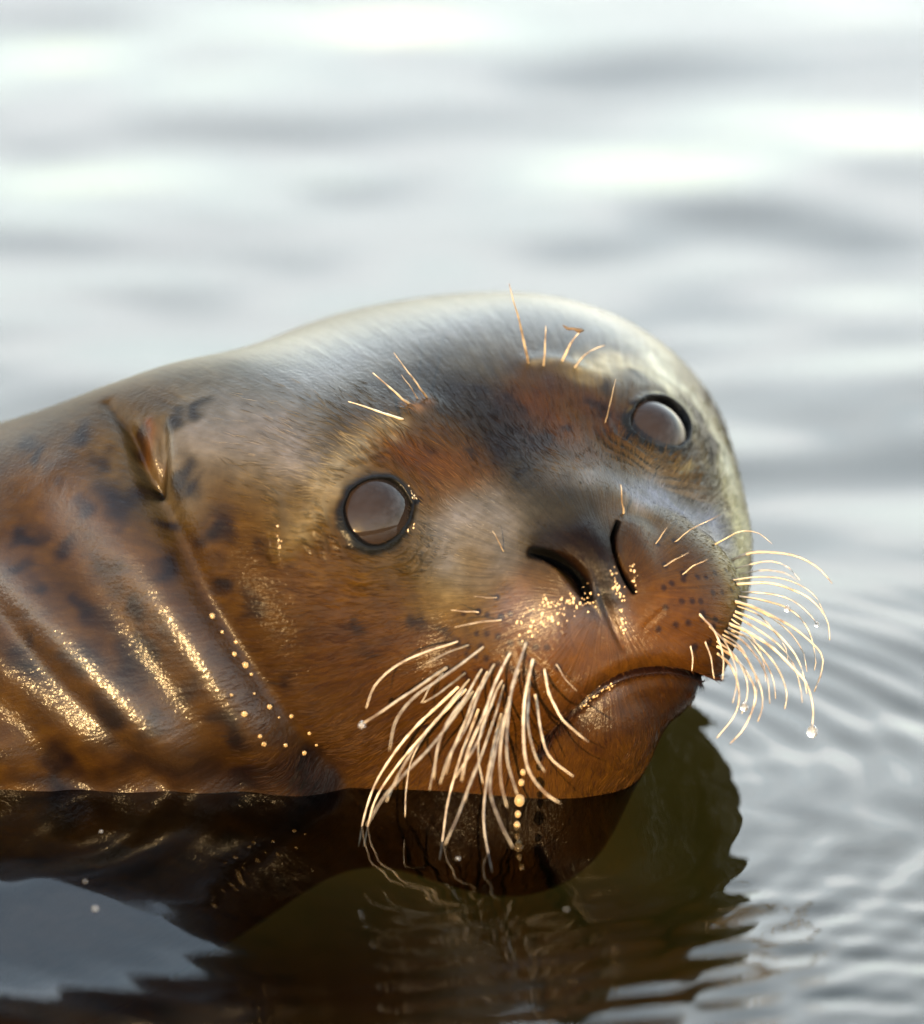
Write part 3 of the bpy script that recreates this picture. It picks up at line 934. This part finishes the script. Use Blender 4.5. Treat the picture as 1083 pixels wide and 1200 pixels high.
def whisker(name, line, fwd, rs):
    pts = spline(np.array(line, float), 6)
    root = raycast(pts[0, 0], pts[0, 1])[0]
    root = root + displace(root[None])[0] * grad(root[None])[0]
    z0 = -((root - AIM) @ VB)
    if fwd == 'w':
        d = pix_ray(*line[-1]); tip = CAMP + d * (-(CAMP[2] + .004) / d[2])
        z1 = -((tip - AIM) @ VB)
    else:
        z1 = z0 - fwd * MM
    L = np.concatenate([[0], np.cumsum(np.linalg.norm(np.diff(pts, axis=0), axis=1))]); t = L / L[-1]
    if fwd == 'w': zz = z0 + (z1 - z0) * t ** .9
    else: zz = z0 + (z1 - z0) * (1 - (1 - t) ** 1.7)
    P = np.array([at(px, py, z) for (px, py), z in zip(pts, zz)])
    for i in range(1, len(P)):       # keep outside the skin
        s_ = sdf(P[i][None])[0] - .0012
        if s_ < 0 and i < len(P) * .6: P[i] = P[i] - s_ * grad(P[i][None])[0]
    P = np.concatenate([[P[0] - (P[1] - P[0]) / (np.linalg.norm(P[1] - P[0]) + 1e-9) * .002], P])
    L = np.concatenate([[0], np.cumsum(np.linalg.norm(np.diff(P, axis=0), axis=1))])
    n = max(8, int(L[-1] / .0028)); q = np.linspace(0, L[-1], n)
    P = np.column_stack([np.interp(q, L, P[:, k]) for k in range(3)])
    t = q / L[-1]
    ph = rng.uniform(0, 6.28)
    jit = np.column_stack([np.interp(q, np.linspace(0, L[-1], 7), rng.normal(0, .00014, 7)) for _ in range(3)]); jit[:1] = 0
    P = P + jit
    rad = rs * (.00066 - .00046 * t ** 1.3) * (1 + .15 * np.sin(q / .0011 + ph))
    v, f = tube(P, rad)
    o = mesh_obj(name, v - P[0], f, wh_m)
    o.location = P[0]
    return child(o, seal), P


WP = [whisker('whisker', *w)[1] for w in WHISK]
BP = [whisker('brow_whisker', *w)[1] for w in BROW]

# ------------------------------------------------------------------ water
def graded(lo, hi, h, far, g=1.18):
    a = list(np.arange(lo, hi, h)); s_ = h
    while a[-1] < far: s_ *= g; a.append(a[-1] + s_)
    b = []; s_ = h; x = lo
    while x > -far: s_ *= g; x -= s_; b.append(x)
    return np.array(b[::-1] + a)


gx = graded(-.42, .42, .003, 400)
gy = graded(-.62, 1.25, .004, 400)
X, Y = np.meshgrid(gx, gy, indexing='ij')
Z = np.zeros_like(X)
wr = np.random.default_rng(21)
R_ = np.hypot(X, Y - .3)
far_fade = 1 / (1 + (R_ / 30) ** 2)
calm = ss(Y, -.05, .45)
for i in range(46):
    lam = .05 * (10 ** wr.uniform(0, .85)); th = wr.normal(math.pi / 2 + .15, .75); k = 2 * math.pi / lam
    slope = .0083 * (lam / .12) ** .15
    amp = slope / k
    c_ = (.12 + .88 * calm) if lam < .2 else (.3 + .7 * calm)
    Z += amp * c_ * np.sin(k * (np.cos(th) * X + np.sin(th) * Y) + wr.uniform(0, 6.28))
for bx_, by_, w_, h_, a_ in ((470, 62, .050, .036, .0026), (240, 75, .040, .034, .0018), (395, 228, .032, .024, .0016), (845, 245, .085, .03, .0010), (690, 215, .08, .03, .0007), (40, 290, .060, .028, .0009)):
    d_ = pix_ray(bx_, by_); q_ = CAMP + d_ * (-CAMP[2] / d_[2])
    Z += a_ * np.exp(-((X - q_[0]) / w_) ** 2 - ((Y - q_[1] - h_ * .7 + .12 * (X - q_[0])) / h_) ** 2)
# rings spreading from the chin
cx_, cy_ = at(700, 900, -.02)[:2]
rr = np.hypot(X - cx_, Y - cy_)
env = np.exp(-((rr - .14) / .09) ** 2) * ss(X, cx_ - .02, cx_ + .12)
Z += .00040 * env * (.6 + .8 * vnoise(np.column_stack([X.ravel(), Y.ravel(), 0 * X.ravel()]), 22, 61).reshape(X.shape)) * np.sin(2 * math.pi * rr / (.036 + .016 * vnoise(np.column_stack([X.ravel(), Y.ravel(), 0 * X.ravel()]), 9, 62).reshape(X.shape)) + 1.2 * np.sin(9 * np.arctan2(Y - cy_, X - cx_)))
rr2 = np.hypot(X - cx_ + .08, (Y - cy_) - .02)
Z += .00022 * np.exp(-((rr2 - .2) / .1) ** 2) * np.sin(2 * math.pi * rr2 / .019)
# fine chop in front, right
Z += .00016 * ss(X, -.03, .12) * ss(-Y, .05, .2) * (np.sin(2 * math.pi * (Y + .2 * X) / .021 + 2 * np.sin(X / .03)) + np.sin(2 * math.pi * (Y - .15 * X) / .031 + 1 + 2 * np.sin(X / .04)))
# a low swell left in front that tips towards the camera
px_, py_ = at(60, 1060, -.12)[:2]
ux, uy = X - px_, Y - py_
Z *= 1 - .8 * np.exp(-(ux / .14) ** 2 - (uy / .11) ** 2) * .96
Z += .21 * uy * np.exp(-(ux / .12) ** 2 - (uy / .10) ** 2) * (.75 + .5 * vnoise(np.column_stack([X.ravel(), Y.ravel(), 0 * X.ravel()]), 18, 63).reshape(X.shape))
Z *= far_fade
near = (np.abs(X) < .42) & (Y > -.3) & (Y < .5)
dd = np.full(X.shape, 1.0)
pp = np.column_stack([X[near], Y[near], np.zeros(near.sum())])
dd[near] = sdf(pp)
Z += .0007 * np.exp(-np.maximum(dd, 0) / .005) + .0016 * ss(X, .03, .08) * np.exp(-np.maximum(dd, 0) / .006)
Z += .0022 * np.exp(-np.maximum(dd, 0) / .10) * (vnoise(np.column_stack([X.ravel(), Y.ravel(), 0 * X.ravel()]), 24, 66).reshape(X.shape) - .5)
I = np.arange(X.size).reshape(X.shape)
WQ = np.stack([I[:-1, :-1], I[1:, :-1], I[1:, 1:], I[:-1, 1:]], -1).reshape(-1, 4)
wa_m, nt, lk, bs = mat('water')
nt.remove(bs)
fr = node(nt, 'ShaderNodeFresnel', IOR=1.333)
tr = nt.new('ShaderNodeBsdfTransparent')
gl = node(nt, 'ShaderNodeBsdfGlossy', Roughness=.015)
ms = nt.new('ShaderNodeMixShader')
lk.new(fr.outputs[0], ms.inputs[0]); lk.new(tr.outputs[0], ms.inputs[1]); lk.new(gl.outputs[0], ms.inputs[2])
out = nt['Material Output'] if 'Material Output' in nt else nt.new('ShaderNodeOutputMaterial')
lk.new(ms.outputs[0], out.inputs['Surface'])
va = node(nt, 'ShaderNodeVolumeAbsorption', Color=(.62, .55, .24, 1), Density=8.0)
lk.new(va.outputs[0], out.inputs['Volume'])
bed_m, nt, lk, bs = mat('silt')
nz = node(nt, 'ShaderNodeTexNoise', Scale=14, Detail=6)
tc = nt.new('ShaderNodeTexCoord'); lk.new(tc.outputs['Object'], nz.inputs['Vector'])
cr = nt.new('ShaderNodeValToRGB')
cr.color_ramp.elements[0].color = (.095, .082, .032, 1); cr.color_ramp.elements[0].position = .3
cr.color_ramp.elements[1].color = (.16, .138, .056, 1); cr.color_ramp.elements[1].position = .7
lk.new(nz.outputs[0], cr.inputs[0]); lk.new(cr.outputs[0], bs.inputs['Base Color'])
bs.inputs['Roughness'].default_value = .9
# the bed lies shallow, climbs out of the water behind the photographer and goes on as the shore
by = np.concatenate([[400, 60, 12], np.linspace(5, -1.2, 40), np.linspace(-1.3, -6, 60), [-12, -40, -400]])[::-1]
bx = np.concatenate([[-400, -60, -12], np.linspace(-5, 5, 90), [12, 60, 400]])
BX, BY = np.meshgrid(bx, by, indexing='ij')
flat_ = np.column_stack([BX.ravel(), BY.ravel(), 0 * BX.ravel()])
BZ = -.115 - .05 * ss(BY, .5, 6) + .40 * ss(-BY, 1.15, 4.5) + ((vnoise(flat_, 2.3, 41) - .5) * .05 + (vnoise(flat_, 7, 42) - .5) * .02).reshape(BX.shape) * (.25 + ss(-BY, 1.2, 2.5))
I = np.arange(BX.size).reshape(BX.shape)
bed = mesh_obj('shore', np.column_stack([BX.ravel(), BY.ravel(), BZ.ravel()]), np.stack([I[:-1, :-1], I[1:, :-1], I[1:, 1:], I[:-1, 1:]], -1).reshape(-1, 4), bed_m)
bed['kind'] = 'structure'
I = np.arange(X.size).reshape(X.shape)
water = mesh_obj('water', np.column_stack([X.ravel(), Y.ravel(), Z.ravel()]), WQ, wa_m)
water['kind'] = 'structure'

# ------------------------------------------------------------------ drops, bubbles, a scrap of debris
wd_m, nt, lk, bs = mat('water_drop')
bs.inputs['Base Color'].default_value = (1, 1, 1, 1)
bs.inputs['Roughness'].default_value = .06
bs.inputs['IOR'].default_value = 1.333
bs.inputs['Transmission Weight'].default_value = .9


bead_m, nt, lk, bs = mat('bead')
bs.inputs['Base Color'].default_value = (.66, .46, .23, 1)  # gold of the sunlight put into the drops' own colour
bs.inputs['Roughness'].default_value = .12
bs.inputs['IOR'].default_value = 1.333
bs.inputs['Transmission Weight'].default_value = .7


def thing_mesh(name, v, f, m, loc, label, cat, group=None):
    o = mesh_obj(name, v, f, m)
    o.location = loc
    o['label'] = label; o['category'] = cat
    if group: o['group'] = group
    return o


def skin_at(px, py):
    p = raycast(px, py)[0]; n = grad(p[None])[0]
    return p + displace(p[None])[0] * n, n


def drop_mesh(r, n, flat=.5):
    v, f = sphere_mesh(r, 14, 9, np.asarray(n))
    h = v @ n
    return v - np.outer(h * (1 - flat), n), f


DROPS = ((251, 724, 1.3), (260, 742, 1.1), (268, 756, 1.1), (278, 772, 1.2), (283, 783, 1.4), (294, 799, 1.1), (306, 816, 1.1), (319, 838, 1.7), (291, 838, 1.3),
                (302, 862, 1.2), (321, 873, 1.3), (331, 851, 1.0), (377, 873, 1.2), (381, 892, 1.2), (371, 898, 1.2), (352, 850, .9), (346, 880, 1.0), (270, 818, 1.0))
DJ = np.random.default_rng(5)
ORD = ('highest second third fourth fifth sixth seventh eighth ninth tenth eleventh twelfth thirteenth fourteenth fifteenth sixteenth seventeenth lowest').split()
for (x, y, r), w_ in zip(sorted(DROPS, key=lambda q: q[1]), ORD):
    p, n = skin_at(x + DJ.normal(0, 7), y + DJ.normal(0, 1.5))
    v, f = drop_mesh(r * MM * rng.uniform(.4, .95), n)
    thing_mesh('water_droplet', v, f, bead_m, p + n * r * MM * .25, ('%s golden droplet on the wet neck crease behind the cheek' % w_ if w_ in ('highest', 'lowest') else '%s golden droplet from the top on the wet neck crease behind the cheek' % w_), 'water droplet', 'droplets along the neck crease')


# sun glints put in as gold-coloured beads under the nostrils, beside the groove and on the lower lip: nobody could count it
gl_m, nt, lk, bs = mat('glint_bead')
bs.inputs['Base Color'].default_value = (.72, .50, .27, 1)
bs.inputs['Roughness'].default_value = .12
bs.inputs['Transmission Weight'].default_value = .25
SV, SF, no_ = [], [], 0
for pl, sp, n_ in (([(610, 738), (632, 728), (655, 716), (678, 704), (690, 702)], 7.5, 95), ([(640, 712), (660, 704)], 6, 30), ([(712, 668), (722, 690), (728, 715), (730, 742)], 2.6, 42),
                   ([(737, 664), (743, 690)], 2.2, 14), ([(684, 826), (700, 812), (720, 804)], 3.2, 34), ([(474, 566), (482, 580), (487, 590)], 1.8, 10), ([(478, 622), (488, 612)], 1.6, 7), ([(326, 620), (329, 650)], 1.6, 8)):
    line = spline(np.array(pl, float), 8)
    cs_ = line[DJ.integers(len(line), size=n_)] + DJ.normal(0, sp, (n_, 2))
    ps_ = raycast(cs_[:, 0], cs_[:, 1]); ns_ = grad(ps_); ps_ = ps_ + displace(ps_)[:, None] * ns_
    for p, n in zip(ps_, ns_):
        r_ = DJ.uniform(.14, .46) * MM * (1.25 if DJ.random() < .12 else .9)
        t_ = np.cross(n, [.3, .2, .9]); t_ /= np.linalg.norm(t_); b_ = np.cross(n, t_)
        v, f = sphere_mesh(r_, 8, 5, n)
        k_ = DJ.uniform(.8, 1.9)
        v = v + np.outer(v @ b_, b_) * (k_ - 1) - np.outer(v @ n, n) * .4
        SV.append(v + p); SF.append(f + no_); no_ += len(v)
o = mesh_obj('glint_beads', np.concatenate(SV), np.concatenate(SF), gl_m)
o['kind'] = 'stuff'
o['label'] = 'fine golden spray of sun glints, made as beads, on the muzzle under the nostrils'
o['category'] = 'water beads'  # these beads stand in for sun glints


def hang(px, py, r, label, wp):
    """a drop hanging where a whisker passes"""
    best = min(((np.hypot(*(to_pix(q)[0] - np.array([px, py]))), tuple(q)) for w in wp for q in w))
    p = np.array(best[1])
    v, f = sphere_mesh(r * MM, 20, 14, np.array([0, 0, 1.0]))
    v[:, 2] *= np.where(v[:, 2] > 0, 1.35, 1.0); v[:, :2] *= np.where(v[:, 2:] > 0, 1 - .45 * v[:, 2:] / (r * MM * 1.35), 1)
    thing_mesh('water_drop', v, f, wd_m, p - np.array([0, 0, r * MM * .35]), label, 'water drop')


hang(947, 852, 2.2, 'large clear drop hanging from the lowest tip of the right whiskers', WP)
hang(923, 708, 1.3, 'tiny clear drop on the upper whisker right of the muzzle', WP)
hang(872, 826, 1.6, 'small clear drop on the shorter whisker just right of the mouth corner', WP)
hang(956, 729, 1.0, 'tiny brownish drop on the outermost right whisker', WP)
hang(424, 846, 1.3, 'small drop at the tip of the leftmost whisker of the cheek', WP)
z_s = float(-((skin_at(618, 895)[0] - AIM) @ VB)) - .022
for px, py, r, lb in ((613, 905, 1.1, 'topmost golden drop of the string falling from the chin whiskers'), (611, 917, 1.2, 'second golden drop from the top of the string below the chin'),
                      (609, 938, 2.0, 'largest golden drop in the string of drops below the chin'), (607, 954, 1.2, 'drop just under the largest in the string below the chin'),
                      (606, 967, 1.3, 'second lowest drop of the string falling below the chin'), (608, 989, 1.3, 'lowest drop of the string, just above the water below the chin')):
    v, f = sphere_mesh(r * MM, 20, 14)
    v[:, 2] *= 1.25
    thing_mesh('falling_drop', v, f, bead_m, at(px, py, z_s), lb, 'water drop', 'string of drops falling below the chin')


def on_water(px, py):
    d = pix_ray(px, py)
    p = CAMP + d * (-CAMP[2] / d[2])
    ix = np.abs(gx - p[0]).argmin(); iy = np.abs(gy - p[1]).argmin()
    return np.array([p[0], p[1], Z[ix, iy]])


for px, py, r, lb in ((119, 998, 1.3, 'small bubble farthest back on the water left of the chest'), (100, 1048, 1.0, 'tiny middle bubble on the pale sky reflection at lower left'),
                      (112, 1069, 2.0, 'largest bubble floating on the pale sky reflection at lower left'), (537, 1011, 1.5, 'bubble floating between the two longest whisker tips'), (664, 1068, 1.0, 'lone tiny bubble on the dark water below the chin')):
    r *= .6
    v, f = sphere_mesh(r * MM, 18, 12)
    v[:, 2] *= .7
    thing_mesh('bubble', v, f, wd_m, on_water(px, py) + np.array([0, 0, .1 * r * MM]), lb, 'bubble', 'bubbles on the water')

db_m, nt, lk, bs = mat('debris')
bs.inputs['Base Color'].default_value = (.06, .035, .012, 1)
bs.inputs['Roughness'].default_value = .6
tip = BP[7][-1]
zt = -((tip - AIM) @ VB)
path = np.array([at(x, y, zt - .0008 + dz) for x, y, dz in ((660, 381, .001), (666, 385, 0), (672, 385, -.001), (678, 387, 0), (684, 387, .001))])
path = spline(path, 4)
v, f = tube(path, np.interp(np.linspace(0, 1, len(path)), [0, .2, .5, .8, 1], [.0003, .0006, .0005, .0011, .0004]), 7)
thing_mesh('debris', v - path[0], f, db_m, path[0], 'small brown scrap of weed caught on a brow whisker above the right eye', 'debris')
